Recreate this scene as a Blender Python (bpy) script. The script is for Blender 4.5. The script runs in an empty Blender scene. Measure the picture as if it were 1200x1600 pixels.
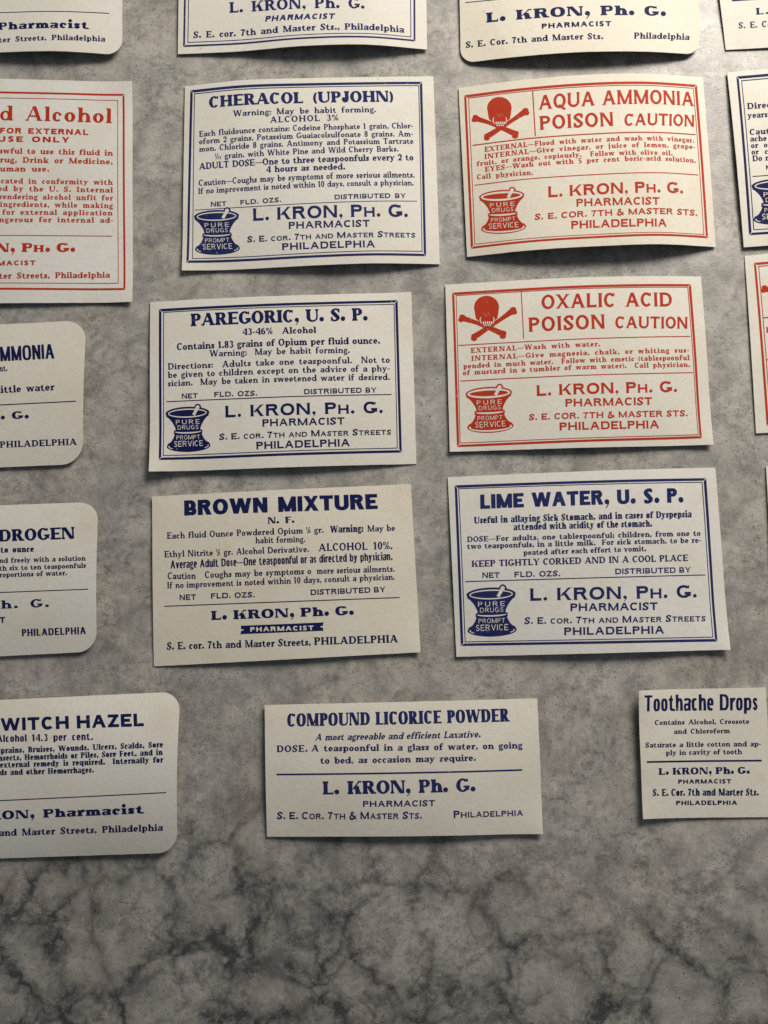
# Old pharmacy labels laid out in rows on a grey marble counter, seen almost from straight above.
import bpy, math, random
from math import pi as PI
from mathutils import Vector, noise
from mathutils.geometry import delaunay_2d_cdt
random.seed(7)
R = math.radians
sc = bpy.context.scene
COL = sc.collection

# ---------------------------------------------------------------- camera (metres; the counter top is z = 0)
TILT = R(7.5); HGT = .212; FPX = 1200.0           # the photograph is 1200 x 1600, focal length 1200 of its pixels
cam = bpy.data.cameras.new('camera'); cam.sensor_fit = 'VERTICAL'; cam.sensor_height = 36; cam.lens = 36*FPX/1600
cam.clip_start = .01; cam.clip_end = 20
co = bpy.data.objects.new('camera', cam); COL.objects.link(co); sc.camera = co
co.location = (0, 0, HGT); co.rotation_euler = (TILT, 0, 0)
CT, ST = math.cos(TILT), math.sin(TILT)

# ---------------------------------------------------------------- light: one big warm window up and to the right, dim room
wd = bpy.data.worlds.new('World'); sc.world = wd; wd.use_nodes = True
wd.node_tree.nodes['Background'].inputs['Color'].default_value = (.78, .88, 1.0, 1)
wd.node_tree.nodes['Background'].inputs['Strength'].default_value = .115
def area(name, loc, target, sx, sy, power, color):
    l = bpy.data.lights.new(name, 'AREA'); l.shape = 'RECTANGLE'; l.size = sx; l.size_y = sy; l.energy = power; l.color = color
    o = bpy.data.objects.new(name, l); COL.objects.link(o); o.location = loc
    o.rotation_euler = (Vector(target)-Vector(loc)).to_track_quat('-Z', 'Y').to_euler(); return o
area('window_light', (.29, .52, .325), (.02, .03, 0), .36, .24, 6.0, (1.0, .92, .82))
sc.view_settings.view_transform = 'Standard'; sc.view_settings.look = 'None'
sc.view_settings.exposure = 0; sc.view_settings.gamma = 1; sc.view_settings.use_curve_mapping = False

def unproject(px, py, z=0.0):
    """point at height z that the photograph shows at pixel px, py"""
    x, y = (px-600)/FPX, -(py-800)/FPX
    dx, dy, dz = x, y*CT+ST, y*ST-CT
    t = (z-HGT)/dz
    return Vector((dx*t, dy*t, z))
def project(p):
    x, y, z = p[0], p[1], p[2]-HGT
    cy = y*CT+z*ST; cz = -y*ST+z*CT
    return 600+FPX*x/-cz, 800-FPX*cy/-cz

# ---------------------------------------------------------------- materials
def mat(name):
    m = bpy.data.materials.new(name); m.use_nodes = True; nt = m.node_tree; return m, nt, nt.nodes['Principled BSDF']
def N(nt, typ, ins=None, **kw):
    n = nt.nodes.new(typ)
    for k, v in kw.items(): setattr(n, k, v)
    for k, v in (ins or {}).items():
        if hasattr(v, 'is_output') or isinstance(v, bpy.types.NodeSocket): nt.links.new(v, n.inputs[k])
        else: n.inputs[k].default_value = v
    return n
def ramp(nt, fac, stops):
    n = nt.nodes.new('ShaderNodeValToRGB'); nt.links.new(fac, n.inputs[0]); e = n.color_ramp.elements
    while len(e) < len(stops): e.new(.5)
    for q, (p, c) in zip(e, stops): q.position = p; q.color = (c if len(c) == 4 else (*c, 1)) if isinstance(c, tuple) else (c, c, c, 1)
    return n.outputs['Color']
def mix(nt, fac, a, b, mode='MIX'):
    n = nt.nodes.new('ShaderNodeMix'); n.data_type = 'RGBA'; n.blend_type = mode
    for k, v in ((0, fac), (6, a), (7, b)):
        if isinstance(v, bpy.types.NodeSocket): nt.links.new(v, n.inputs[k])
        else: n.inputs[k].default_value = (*v, 1) if isinstance(v, tuple) and len(v) == 3 else v
    return n.outputs[2]

def marble_material():
    m, nt, b = mat('honed_marble')
    tc = N(nt, 'ShaderNodeTexCoord').outputs['Object']
    warp = N(nt, 'ShaderNodeTexNoise', {'Vector': tc, 'Scale': 42.0, 'Detail': 6.0, 'Roughness': .62})
    wv = N(nt, 'ShaderNodeVectorMath', {0: warp.outputs['Color'], 1: (.5, .5, .5)}, operation='SUBTRACT').outputs[0]
    ws = N(nt, 'ShaderNodeVectorMath', {0: wv, 'Scale': .012}, operation='SCALE').outputs[0]
    p = N(nt, 'ShaderNodeVectorMath', {0: tc, 1: ws}, operation='ADD').outputs[0]
    big = N(nt, 'ShaderNodeTexNoise', {'Vector': p, 'Scale': 24.0, 'Detail': 7.0, 'Roughness': .60}).outputs['Fac']
    mid = N(nt, 'ShaderNodeTexNoise', {'Vector': p, 'Scale': 150.0, 'Detail': 9.0, 'Roughness': .70}).outputs['Fac']
    mid2 = N(nt, 'ShaderNodeTexNoise', {'Vector': p, 'Scale': 430.0, 'Detail': 7.0, 'Roughness': .72}).outputs['Fac']
    fin = N(nt, 'ShaderNodeTexNoise', {'Vector': tc, 'Scale': 1300.0, 'Detail': 4.0, 'Roughness': .7}).outputs['Fac']
    hue = N(nt, 'ShaderNodeTexNoise', {'Vector': p, 'Scale': 34.0, 'Detail': 4.0}).outputs['Fac']
    act = N(nt, 'ShaderNodeTexNoise', {'Vector': p, 'Scale': 48.0, 'Detail': 4.0}).outputs['Fac']      # busy and calm areas
    busy = ramp(nt, act, [(.40, .25), (.58, 1.0)])
    c = mix(nt, ramp(nt, hue, [(.40, 0.0), (.60, 1.0)]), (.362, .357, .338), (.392, .367, .332))
    c = mix(nt, ramp(nt, big, [(.34, .50), (.52, 0.0)]), c, (.20, .193, .18))
    c = mix(nt, ramp(nt, mid, [(.48, 0.0), (.62, .8)]), c, (.48, .455, .41))
    c = mix(nt, ramp(nt, mid, [(.32, .7), (.47, 0.0)]), c, (.20, .19, .172))
    light2 = mix(nt, 1.0, ramp(nt, mid2, [(.52, 0.0), (.60, .75)]), busy, 'MULTIPLY')
    c = mix(nt, light2, c, (.52, .49, .44))
    dark2 = mix(nt, 1.0, ramp(nt, mid2, [(.38, .6), (.47, 0.0)]), busy, 'MULTIPLY')
    c = mix(nt, dark2, c, (.14, .133, .122))
    c = mix(nt, ramp(nt, fin, [(.35, .32), (.48, .0)]), c, (.15, .143, .133))
    c = mix(nt, ramp(nt, fin, [(.53, 0.0), (.70, .35)]), c, (.46, .43, .39))
    # more veins towards the near edge; the darkening there is light falloff painted in
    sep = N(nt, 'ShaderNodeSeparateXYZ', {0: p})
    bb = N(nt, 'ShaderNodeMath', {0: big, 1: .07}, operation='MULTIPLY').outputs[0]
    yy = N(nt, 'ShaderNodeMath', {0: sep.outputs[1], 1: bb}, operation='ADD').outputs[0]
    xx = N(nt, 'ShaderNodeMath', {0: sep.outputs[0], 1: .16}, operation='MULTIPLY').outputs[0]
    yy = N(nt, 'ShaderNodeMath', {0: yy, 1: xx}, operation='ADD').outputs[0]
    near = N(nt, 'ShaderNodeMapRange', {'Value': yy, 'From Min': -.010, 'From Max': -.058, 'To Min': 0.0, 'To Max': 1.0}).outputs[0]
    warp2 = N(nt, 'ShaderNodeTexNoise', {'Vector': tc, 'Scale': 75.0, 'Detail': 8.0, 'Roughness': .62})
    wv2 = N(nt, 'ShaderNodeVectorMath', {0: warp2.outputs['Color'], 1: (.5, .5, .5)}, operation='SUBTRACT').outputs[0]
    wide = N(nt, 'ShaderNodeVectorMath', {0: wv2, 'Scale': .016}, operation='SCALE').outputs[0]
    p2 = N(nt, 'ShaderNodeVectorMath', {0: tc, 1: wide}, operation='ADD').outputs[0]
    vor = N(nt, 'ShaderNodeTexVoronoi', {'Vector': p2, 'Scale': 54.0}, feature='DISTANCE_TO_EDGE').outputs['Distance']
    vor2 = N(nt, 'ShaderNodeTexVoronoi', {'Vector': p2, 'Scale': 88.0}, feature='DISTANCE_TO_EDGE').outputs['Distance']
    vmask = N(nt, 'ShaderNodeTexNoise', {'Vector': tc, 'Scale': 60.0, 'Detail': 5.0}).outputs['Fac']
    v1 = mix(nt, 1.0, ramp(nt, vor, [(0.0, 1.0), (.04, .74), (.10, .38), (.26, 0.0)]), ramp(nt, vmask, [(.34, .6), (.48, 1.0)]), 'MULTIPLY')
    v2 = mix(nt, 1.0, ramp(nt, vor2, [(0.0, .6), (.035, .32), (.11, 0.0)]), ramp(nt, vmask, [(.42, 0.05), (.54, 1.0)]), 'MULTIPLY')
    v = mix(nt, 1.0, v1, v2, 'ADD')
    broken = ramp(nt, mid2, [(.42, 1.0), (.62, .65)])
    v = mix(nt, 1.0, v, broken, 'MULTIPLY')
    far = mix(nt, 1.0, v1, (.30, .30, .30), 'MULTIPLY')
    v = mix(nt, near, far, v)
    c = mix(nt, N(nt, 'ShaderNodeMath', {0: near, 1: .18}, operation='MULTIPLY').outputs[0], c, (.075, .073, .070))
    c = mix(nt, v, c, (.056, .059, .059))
    # small dark pits, a few pale crystals and a rare rusty one, all ragged
    jit = N(nt, 'ShaderNodeTexNoise', {'Vector': tc, 'Scale': 2200.0, 'Detail': 2.0})
    jv = N(nt, 'ShaderNodeVectorMath', {0: jit.outputs['Color'], 'Scale': .0007}, operation='SCALE').outputs[0]
    pj = N(nt, 'ShaderNodeVectorMath', {0: tc, 1: jv}, operation='ADD').outputs[0]
    pn = N(nt, 'ShaderNodeTexVoronoi', {'Vector': pj, 'Scale': 1350.0, 'Randomness': 1.0})
    pm = N(nt, 'ShaderNodeTexNoise', {'Vector': tc, 'Scale': 80.0, 'Detail': 4.0}).outputs['Fac']
    rnd = N(nt, 'ShaderNodeSeparateColor', {0: pn.outputs['Color']})
    dsmall = ramp(nt, pn.outputs['Distance'], [(.12, 1.0), (.40, 0.0)])
    sel = mix(nt, 1.0, ramp(nt, rnd.outputs[0], [(.58, 0.0), (.74, .9)]), ramp(nt, pm, [(.40, .25), (.54, 1.0)]), 'MULTIPLY')
    pit = mix(nt, 1.0, dsmall, sel, 'MULTIPLY')
    c = mix(nt, pit, c, (.085, .078, .069))
    wsel = mix(nt, 1.0, dsmall, ramp(nt, rnd.outputs[1], [(.86, 0.0), (.99, .55)]), 'MULTIPLY')
    c = mix(nt, wsel, c, (.50, .47, .42))
    rs = mix(nt, 1.0, dsmall, ramp(nt, rnd.outputs[2], [(.993, 0.0), (.997, .4)]), 'MULTIPLY')
    c = mix(nt, rs, c, (.33, .19, .08))
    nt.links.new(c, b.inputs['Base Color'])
    nt.links.new(ramp(nt, mid, [(.35, .28), (.65, .50)]), b.inputs['Roughness']); b.inputs['Specular IOR Level'].default_value = .45
    hgt = N(nt, 'ShaderNodeMath', {0: fin, 1: pit}, operation='SUBTRACT').outputs[0]
    bp = N(nt, 'ShaderNodeBump', {'Height': hgt, 'Strength': .18, 'Distance': .0002}); nt.links.new(bp.outputs[0], b.inputs['Normal'])
    return m

def paper_material(name, base, seed):
    m, nt, b = mat(name)
    tc = N(nt, 'ShaderNodeTexCoord').outputs['Object']
    off = N(nt, 'ShaderNodeVectorMath', {0: tc, 1: (seed*.37, seed*.11, 0)}, operation='ADD').outputs[0]
    big = N(nt, 'ShaderNodeTexNoise', {'Vector': off, 'Scale': 38.0, 'Detail': 5.0, 'Roughness': .6}).outputs['Fac']
    fib = N(nt, 'ShaderNodeTexNoise', {'Vector': off, 'Scale': 900.0, 'Detail': 5.0, 'Roughness': .7}).outputs['Fac']
    c = mix(nt, ramp(nt, big, [(.35, 0.0), (.68, .55)]), base, tuple(v*k for v, k in zip(base, (.90, .87, .80))))
    c = mix(nt, ramp(nt, fib, [(.34, .50), (.54, 0.0)]), c, tuple(v*k for v, k in zip(base, (.84, .82, .76))))
    sp = N(nt, 'ShaderNodeTexVoronoi', {'Vector': off, 'Scale': 240.0})
    rr = N(nt, 'ShaderNodeSeparateColor', {0: sp.outputs['Color']}).outputs[0]
    age = N(nt, 'ShaderNodeTexNoise', {'Vector': off, 'Scale': 70.0, 'Detail': 6.0, 'Roughness': .65}).outputs['Fac']
    c = mix(nt, ramp(nt, age, [(.54, 0.0), (.76, .55)]), c, tuple(v*k for v, k in zip(base, (.86, .78, .64))))
    s = mix(nt, 1.0, ramp(nt, sp.outputs['Distance'], [(.05, 1.0), (.12, 0.0)]), ramp(nt, rr, [(.965, 0.0), (.98, .6)]), 'MULTIPLY')
    c = mix(nt, s, c, (.25, .22, .18))
    nt.links.new(c, b.inputs['Base Color'])
    b.inputs['Roughness'].default_value = .6; b.inputs['Specular IOR Level'].default_value = .25
    bp = N(nt, 'ShaderNodeBump', {'Height': fib, 'Strength': .40, 'Distance': .00012}); nt.links.new(bp.outputs[0], b.inputs['Normal'])
    return m

def ink_material(name, col, thin):
    """letterpress ink: solid with small starved spots"""
    m, nt, b = mat(name)
    tc = N(nt, 'ShaderNodeTexCoord').outputs['Object']
    n = N(nt, 'ShaderNodeTexNoise', {'Vector': tc, 'Scale': 1500.0, 'Detail': 3.0, 'Roughness': .6}).outputs['Fac']
    g = N(nt, 'ShaderNodeTexNoise', {'Vector': tc, 'Scale': 160.0, 'Detail': 3.0}).outputs['Fac']
    c = mix(nt, ramp(nt, n, [(.50, 0.0), (.72, .6)]), col, thin)
    c = mix(nt, ramp(nt, g, [(.35, 0.0), (.75, .45)]), c, thin)
    # starved specks where the type did not reach the paper
    sp = N(nt, 'ShaderNodeTexVoronoi', {'Vector': tc, 'Scale': 900.0}); rr = N(nt, 'ShaderNodeSeparateColor', {0: sp.outputs['Color']}).outputs[0]
    s = mix(nt, 1.0, ramp(nt, sp.outputs['Distance'], [(.10, 1.0), (.3, 0.0)]), ramp(nt, rr, [(.93, 0.0), (.98, .55)]), 'MULTIPLY')
    c = mix(nt, s, c, (.45, .43, .40))
    nt.links.new(c, b.inputs['Base Color']); b.inputs['Roughness'].default_value = .6; b.inputs['Specular IOR Level'].default_value = .06
    return m
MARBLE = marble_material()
PAPER = [paper_material('cream_label_paper', (.725, .705, .64), 1), paper_material('warm_label_paper', (.74, .70, .61), 5), paper_material('pale_label_paper', (.735, .722, .672), 9),
         paper_material('yellowed_label_paper', (.72, .69, .605), 14), paper_material('grey_white_label_paper', (.725, .72, .69), 23)]
BLUE = ink_material('dark_blue_ink', (.006, .010, .066), (.018, .024, .105))
FADED_BLUE = ink_material('worn_blue_ink', (.012, .018, .095), (.035, .045, .15))
RED = ink_material('red_ink', (.41, .030, .010), (.47, .062, .028))

# ---------------------------------------------------------------- the counter
def mesh_obj(name, V, F, material, parent=None, smooth=False, kind=None):
    me = bpy.data.meshes.new(name); me.from_pydata([tuple(v) for v in V], [], F); me.materials.append(material)
    if smooth: me.polygons.foreach_set('use_smooth', [True]*len(me.polygons))
    o = bpy.data.objects.new(name, me); COL.objects.link(o)
    if parent: o.parent = parent
    if kind: o['kind'] = kind
    return o
def counter():
    x0, x1, y0, y1, t = -.75, .75, -.50, .60, .03; k = .002
    V = [(x0, y0, -k), (x1, y0, -k), (x1, y1, -k), (x0, y1, -k), (x0+k, y0+k, 0), (x1-k, y0+k, 0), (x1-k, y1-k, 0), (x0+k, y1-k, 0),
         (x0, y0, -t), (x1, y0, -t), (x1, y1, -t), (x0, y1, -t)]
    F = [(4, 5, 6, 7), (11, 10, 9, 8)]+[(a, b, b+4, a+4) for a, b in ((0, 1), (1, 2), (2, 3), (3, 0))]+[(a+8, b+8, b, a) for a, b in ((0, 1), (1, 2), (2, 3), (3, 0))]
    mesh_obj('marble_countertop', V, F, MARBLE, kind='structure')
counter()
# ---------------------------------------------------------------- lettering
# Every letter is drawn here from stems, bars, bowls and serifs.
def style(V=.16, H=.08, sf=.09, st=.05, br=.05, xh=.66, w=1.0, n=2.0, ds=.26, sp=.06, asc=1.0, flare=0.0):
    return dict(V=V, H=H, sf=sf, st=st, br=br, xh=xh, w=w, n=n, ds=ds, sp=sp, asc=asc, flare=flare)

class Glyph:
    def __init__(s, S, q=7):
        s.S = S; s.polys = []; s.q = q
    def poly(s, *p):
        a = sum(p[i][0]*p[(i+1) % len(p)][1]-p[(i+1) % len(p)][0]*p[i][1] for i in range(len(p)))
        if abs(a) < 1e-7: return
        s.polys.append(list(p) if a > 0 else list(p)[::-1])
    def rect(s, x0, y0, x1, y1): s.poly((x0, y0), (x1, y0), (x1, y1), (x0, y1))
    def foot(s, x0, x1, y, d, sides='b'):
        """serif at the end of a stroke x0..x1; d=+1 foot (stem goes up), -1 head (stem goes down)"""
        S = s.S; sf, st, br = S['sf'], S['st'], S['br']
        if sf <= 0 or sides == 'n': return
        L = sides in 'bl'; R = sides in 'br'
        s.rect(x0-(sf if L else 0), min(y, y+d*st), x1+(sf if R else 0), max(y, y+d*st))
        if br > 0:
            if L: s.poly((x0-min(br, sf*.8), y+d*st*.9), (x0+.002, y+d*st*.9), (x0+.002, y+d*(st+br)))
            if R: s.poly((x1-.002, y+d*st*.9), (x1+min(br, sf*.8), y+d*st*.9), (x1-.002, y+d*(st+br)))
    def stem(s, x, y0, y1, f='b', h='b', t=None):
        t = t or s.S['V']; fl = s.S['flare']
        if fl > 0:
            m = (y0+y1)/2; e = .12*(y1-y0)
            s.poly((x-fl, y0), (x+t+fl, y0), (x+t, y0+e), (x+t, m), (x+t, y1-e), (x+t+fl, y1), (x-fl, y1), (x, y1-e), (x, m), (x, y0+e))
        else: s.rect(x, y0, x+t, y1)
        s.foot(x, x+t, y0, 1, f); s.foot(x, x+t, y1, -1, h)
    def diag(s, xb, yb, xt, yt, t, f='n', h='n'):
        s.poly((xb, yb), (xb+t, yb), (xt+t, yt), (xt, yt))
        s.foot(xb, xb+t, yb, 1, f); s.foot(xt, xt+t, yt, -1, h)
    def arm(s, x0, x1, y0, y1, b='n', bk=None):
        """horizontal arm; b: beak direction at the right end u/d/b, or left end U/D"""
        s.rect(x0, y0, x1, y1)
        if s.S['sf'] <= 0: return
        bk = s.S['sf']*1.2 if bk is None else bk; k = max(s.S['sf']*.75, .02)
        if b in 'db': s.poly((x1, y0+.004), (x1-k*1.5, y0+.004), (x1-k*.35, y0-bk), (x1, y0-bk))
        if b in 'ub': s.poly((x1, y1-.004), (x1, y1+bk), (x1-k*.35, y1+bk), (x1-k*1.5, y1-.004))
        if b == 'D': s.poly((x0, y0+.004), (x0, y0-bk), (x0+k*.35, y0-bk), (x0+k*1.5, y0+.004))
        if b == 'U': s.poly((x0, y1-.004), (x0+k*1.5, y1-.004), (x0+k*.35, y1+bk), (x0, y1+bk))
    def ring(s, cx, cy, rx, ry, a0, a1, tv=None, th=None, n=None):
        tv = s.S['V'] if tv is None else tv; th = s.S['H'] if th is None else th; n = n or s.S['n']
        k = max(2, int(abs(a1-a0)/90*s.q+.5))
        def P(a, rx, ry):
            c, q = math.cos(a), math.sin(a)
            return (cx+math.copysign(abs(c)**(2/n), c)*rx, cy+math.copysign(abs(q)**(2/n), q)*ry)
        A = [math.radians(a0+(a1-a0)*i/k) for i in range(k+1)]
        o = [P(a, rx, ry) for a in A]; i_ = [P(a, max(rx-tv, .001), max(ry-th, .001)) for a in A]
        for j in range(k): s.poly(o[j], o[j+1], i_[j+1], i_[j])
    def path(s, pts, wd):
        """smooth stroke of varying width through points"""
        P = [pts[0]]+list(pts)+[pts[-1]]; W = [wd[0]]+list(wd)+[wd[-1]]; out = []
        m = max(3, s.q-2)
        for i in range(1, len(P)-2):
            for j in range(m if i < len(P)-3 else m+1):
                t = j/m
                def cr(a, b, c, d): return .5*(2*b+(c-a)*t+(2*a-5*b+4*c-d)*t*t+(3*b-a-3*c+d)*t**3)
                out.append((cr(P[i-1][0], P[i][0], P[i+1][0], P[i+2][0]), cr(P[i-1][1], P[i][1], P[i+1][1], P[i+2][1]), cr(W[i-1], W[i], W[i+1], W[i+2])))
        L, R = [], []
        for i, (x, y, ww) in enumerate(out):
            a = out[max(0, i-1)]; b = out[min(len(out)-1, i+1)]
            dx, dy = b[0]-a[0], b[1]-a[1]; l = math.hypot(dx, dy) or 1
            L.append((x-dy/l*ww/2, y+dx/l*ww/2)); R.append((x+dy/l*ww/2, y-dx/l*ww/2))
        for i in range(len(out)-1): s.poly(L[i], L[i+1], R[i+1]); s.poly(L[i], R[i+1], R[i])
    def dot(s, x, y, r):
        k = 10
        s.poly(*[(x+r*math.cos(2*PI*i/k), y+r*math.sin(2*PI*i/k)) for i in range(k)])

def draw_glyph(ch, S, q=7):
    g = Glyph(S, q); V, H, sf, xh, w, ds, asc = S['V'], S['H'], S['sf'], S['xh'], S['w'], S['ds'], S['asc']
    serif = sf > 0; o = .015; D = lambda k: k*w; bb = .0
    if ch.islower(): V *= .92
    T = (V+H)/2 if not serif else H          # thin diagonal
    if not serif or sf < .045: T = V*.92
    lo = sf                                  # left edge of first stem
    adv = None
    def C_shape(W, op=42):
        g.ring(W/2, .5, W/2, .5+o, op, 360-op)
        if serif:
            xe = W/2+math.cos(math.radians(op))*(W/2); ye = .5+math.sin(math.radians(op))*.5
            g.poly((xe-.03, ye-.09), (xe+.03, ye-.09), (xe+.03, .99), (xe-.01, .99), (xe-V*.75, ye+.06))
    if ch == 'A':
        W = D(.86)+sf; m = W/2
        g.diag(sf*.6, 0, m-T*.62, 1, T, 'b'); g.diag(W-V-sf*.6, 0, m-V*.5, 1, V, 'b'); g.rect(W*.22, .27, W*.78, .27+max(H, .07)); adv = W
    elif ch == 'B':
        W = D(.68)+sf; g.stem(lo, 0, 1, 'l', 'l'); x = lo+V*.5
        for y0, y1, xx in ((0, .54, W), (.54-H, 1, W*.94)):
            r = (y1-y0)/2; rx = min(r*1.1, (xx-x)*.7); g.rect(x, y0, xx-rx+.01, y0+H); g.rect(x, y1-H, xx-rx+.01, y1); g.ring(xx-rx, (y0+y1)/2, rx, r, -90, 90)
        adv = W
    elif ch == 'C': adv = D(.76); C_shape(adv)
    elif ch == 'D':
        W = D(.8)+sf; g.stem(lo, 0, 1, 'l', 'l'); rx = min(.46, (W-lo)*.62); g.rect(lo+V*.5, 0, W-rx+.01, H); g.rect(lo+V*.5, 1-H, W-rx+.01, 1); g.ring(W-rx, .5, rx, .5, -90, 90); adv = W
    elif ch in 'EF':
        W = D(.66 if ch == 'E' else .62)+sf; g.stem(lo, 0, 1, 'l' if ch == 'E' else 'b', 'l'); g.arm(lo+V*.5, W, 1-H, 1, 'd'); g.arm(lo+V*.5, W*.85, .5-H/2, .5+H/2, 'b', sf*.8)
        if ch == 'E': g.arm(lo+V*.5, W+.01, 0, H, 'u')
        adv = W
    elif ch == 'G':
        W = D(.82); C_shape(W); g.rect(W-V*.98, .12, W-.005, .46); g.rect(W*.56, .46-max(H, .06), W, .46)
        if serif: g.rect(W*.56, .46-S['st'], W+sf*.7, .46)
        adv = W+sf*.5
    elif ch == 'H':
        W = D(.8)+sf*2; g.stem(lo, 0, 1); g.stem(W-lo-V, 0, 1); g.rect(lo+V*.5, .5-H/2, W-lo-V*.5, .5+H/2); adv = W
    elif ch == 'I': g.stem(lo, 0, 1); adv = V+2*sf
    elif ch == 'J':
        W = D(.5)+sf; rx = (W-sf)/2; g.stem(W-sf-V, .3, 1, 'n'); g.ring(rx, .3, rx, .3+o, 180, 360); g.dot(V*.55, .3, V*.55); adv = W
    elif ch == 'K':
        W = D(.78)+2*sf; g.stem(lo, 0, 1); g.diag(lo+V*.9, .36, W-T-sf*1.2, 1, T, 'n', 'b'); g.diag(W-V*1.15-sf*.8, 0, lo+V+D(.1), .62, V*1.1, 'b'); adv = W
    elif ch == 'L':
        W = D(.62)+sf; g.stem(lo, 0, 1, 'l', 'b'); g.arm(lo+V*.5, W, 0, H, 'u', sf*1.9); adv = W
    elif ch == 'M':
        W = D(.98)+2*sf; T2 = T if serif else V; g.stem(lo, 0, 1, 'b', 'l', T2); g.stem(W-lo-V, 0, 1, 'b', 'r'); m = W/2
        g.diag(m-V*.5, .02, lo+.002, 1, V); g.diag(m-T*.5, .02, W-lo-T, 1, T); adv = W
    elif ch == 'N':
        W = D(.8)+2*sf; T2 = T if serif else V; g.stem(lo, 0, 1, 'b', 'l', T2); g.stem(W-lo-T2, 0, 1, 'n', 'b', T2); g.diag(W-lo-V*1.05, 0, lo, 1, V*1.05); adv = W
    elif ch == 'O': W = D(.84); g.ring(W/2, .5, W/2, .5+o, 0, 360); adv = W
    elif ch == 'P':
        W = D(.66)+sf; g.stem(lo, 0, 1, 'b', 'l'); y0 = .42; r = (1-y0)/2; rx = min(r*1.15, (W-lo)*.6); x = lo+V*.5
        g.rect(x, y0, W-rx+.01, y0+H); g.rect(x, 1-H, W-rx+.01, 1); g.ring(W-rx, y0+r, rx, r, -90, 90); adv = W
    elif ch == 'Q': W = D(.84); g.ring(W/2, .5, W/2, .5+o, 0, 360); g.path([(W*.45, .22), (W*.66, .06), (W*.95, -.12)], [H, V*.8, V*.7]); adv = W
    elif ch == 'R':
        W = D(.76)+sf*1.4; g.stem(lo, 0, 1, 'b', 'l'); y0 = .45; r = (1-y0)/2; Wb = W-sf-D(.06); rx = min(r*1.15, (Wb-lo)*.6); x = lo+V*.5
        g.rect(x, y0, Wb-rx+.01, y0+H); g.rect(x, 1-H, Wb-rx+.01, 1); g.ring(Wb-rx, y0+r, rx, r, -90, 90)
        g.diag(W-V*1.05-sf*.4, 0, Wb-rx-V*.55, .5, V*1.05, 'r'); adv = W
    elif ch == 'S':
        W = D(.62)+sf*.3; t = V*1.02; g.path([(W-H*.6, .76), (W*.74, .955-H*.2), (W*.45, 1-H*.5+o), (V*.52, .75), (W*.5, .5), (W-V*.52, .26), (W*.52, H*.5-o), (W*.22, .05+H*.3), (H*.6, .25)], [H*.8, H, H, t*.9, t, t*.9, H, H, H*.8])
        if serif: g.rect(W-H*1.0, .68, W-.01, .98); g.rect(.0, .02, H*.95, .34)
        adv = W
    elif ch == 'T':
        W = D(.74)+sf*.5; g.stem(W/2-V/2, 0, 1, 'b', 'n'); g.arm(0, W/2, 1-H, 1, 'D'); g.arm(W/2, W, 1-H, 1, 'd'); adv = W
    elif ch == 'U':
        W = D(.78)+2*sf; T2 = T if serif else V; rx = (W-2*lo)/2; g.stem(lo, .34, 1, 'n', 'b'); g.stem(W-lo-T2, .34, 1, 'n', 'b', T2); g.ring(W/2, .35, rx, .35+o, 180, 270); g.ring(W/2, .35, rx, .35+o, 270, 360, T2); adv = W
    elif ch in 'Vv':
        h = 1 if ch == 'V' else xh; W = (D(.82) if ch == 'V' else D(.6))+sf; m = W/2
        g.diag(m-V*.5, 0, sf*.6, h, V, 'n', 'b'); g.diag(m-T*.4, 0, W-T-sf*.6, h, T, 'n', 'b'); adv = W
    elif ch in 'Ww':
        h = 1 if ch == 'W' else xh; W = (D(1.22) if ch == 'W' else D(.92))+sf; a = W*.29; b = W*.71; m = W/2
        g.diag(a-V*.5, 0, sf*.6, h, V, 'n', 'b'); g.diag(a-T*.4, 0, m-T*.5, h, T, 'n', 'b' if serif and sf > .05 else 'n'); g.diag(b-V*.5, 0, m-V*.5, h, V); g.diag(b-T*.4, 0, W-T-sf*.6, h, T, 'n', 'b'); adv = W
    elif ch in 'Xx':
        h = 1 if ch == 'X' else xh; W = (D(.8) if ch == 'X' else D(.6))+sf
        g.diag(W-V*1.05-sf*.5, 0, sf*.5, h, V*1.05, 'b', 'b'); g.diag(sf*.5, 0, W-T-sf*.6, h, T, 'b', 'b'); adv = W
    elif ch == 'Y':
        W = D(.78)+sf; g.stem(W/2-V/2, 0, .46, 'b', 'n'); g.diag(W/2-V/2, .44, sf*.5, 1, V, 'n', 'b'); g.diag(W/2-T/2+V*.1, .44, W-T-sf*.5, 1, T, 'n', 'b'); adv = W
    elif ch in 'Zz':
        h = 1 if ch == 'Z' else xh; W = (D(.68) if ch == 'Z' else D(.54)); Hh = H
        g.arm(0, W*.97, h-Hh, h, 'D'); g.arm(.0, W, 0, Hh, 'u'); g.diag(0, Hh*.3, W-V*1.1, h-Hh*.3, V*1.1); adv = W
    # ------------------------------------------------------------ lower case
    elif ch in 'bdpq':
        W = D(.6)+V*.25+sf*.6; left = ch in 'bp'; x = lo*.9 if left else W-V-sf*.4
        if ch == 'b': g.stem(x, 0, asc, 'n', 'l')
        if ch == 'd': g.stem(x, 0, asc, 'r', 'l')
        if ch == 'p': g.stem(x, -ds, xh, 'b', 'l')
        if ch == 'q': g.stem(x, -ds, xh, 'b', 'n')
        a, b = (x+V*.25, W) if left else (0, x+V*.75); g.ring((a+b)/2, xh/2, (b-a)/2, xh/2+o, 0, 360, V*.95); adv = W+(0 if left else sf*.3)
    elif ch == 'a':
        W = D(.52)+V*.3; x = W-V
        g.stem(x, 0, xh*.7, 'n', 'n'); g.ring(x*.62+V*.38, xh*.66, x*.62+V*.62-.0, xh*.34+o, 0, 150, V, H)
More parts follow.
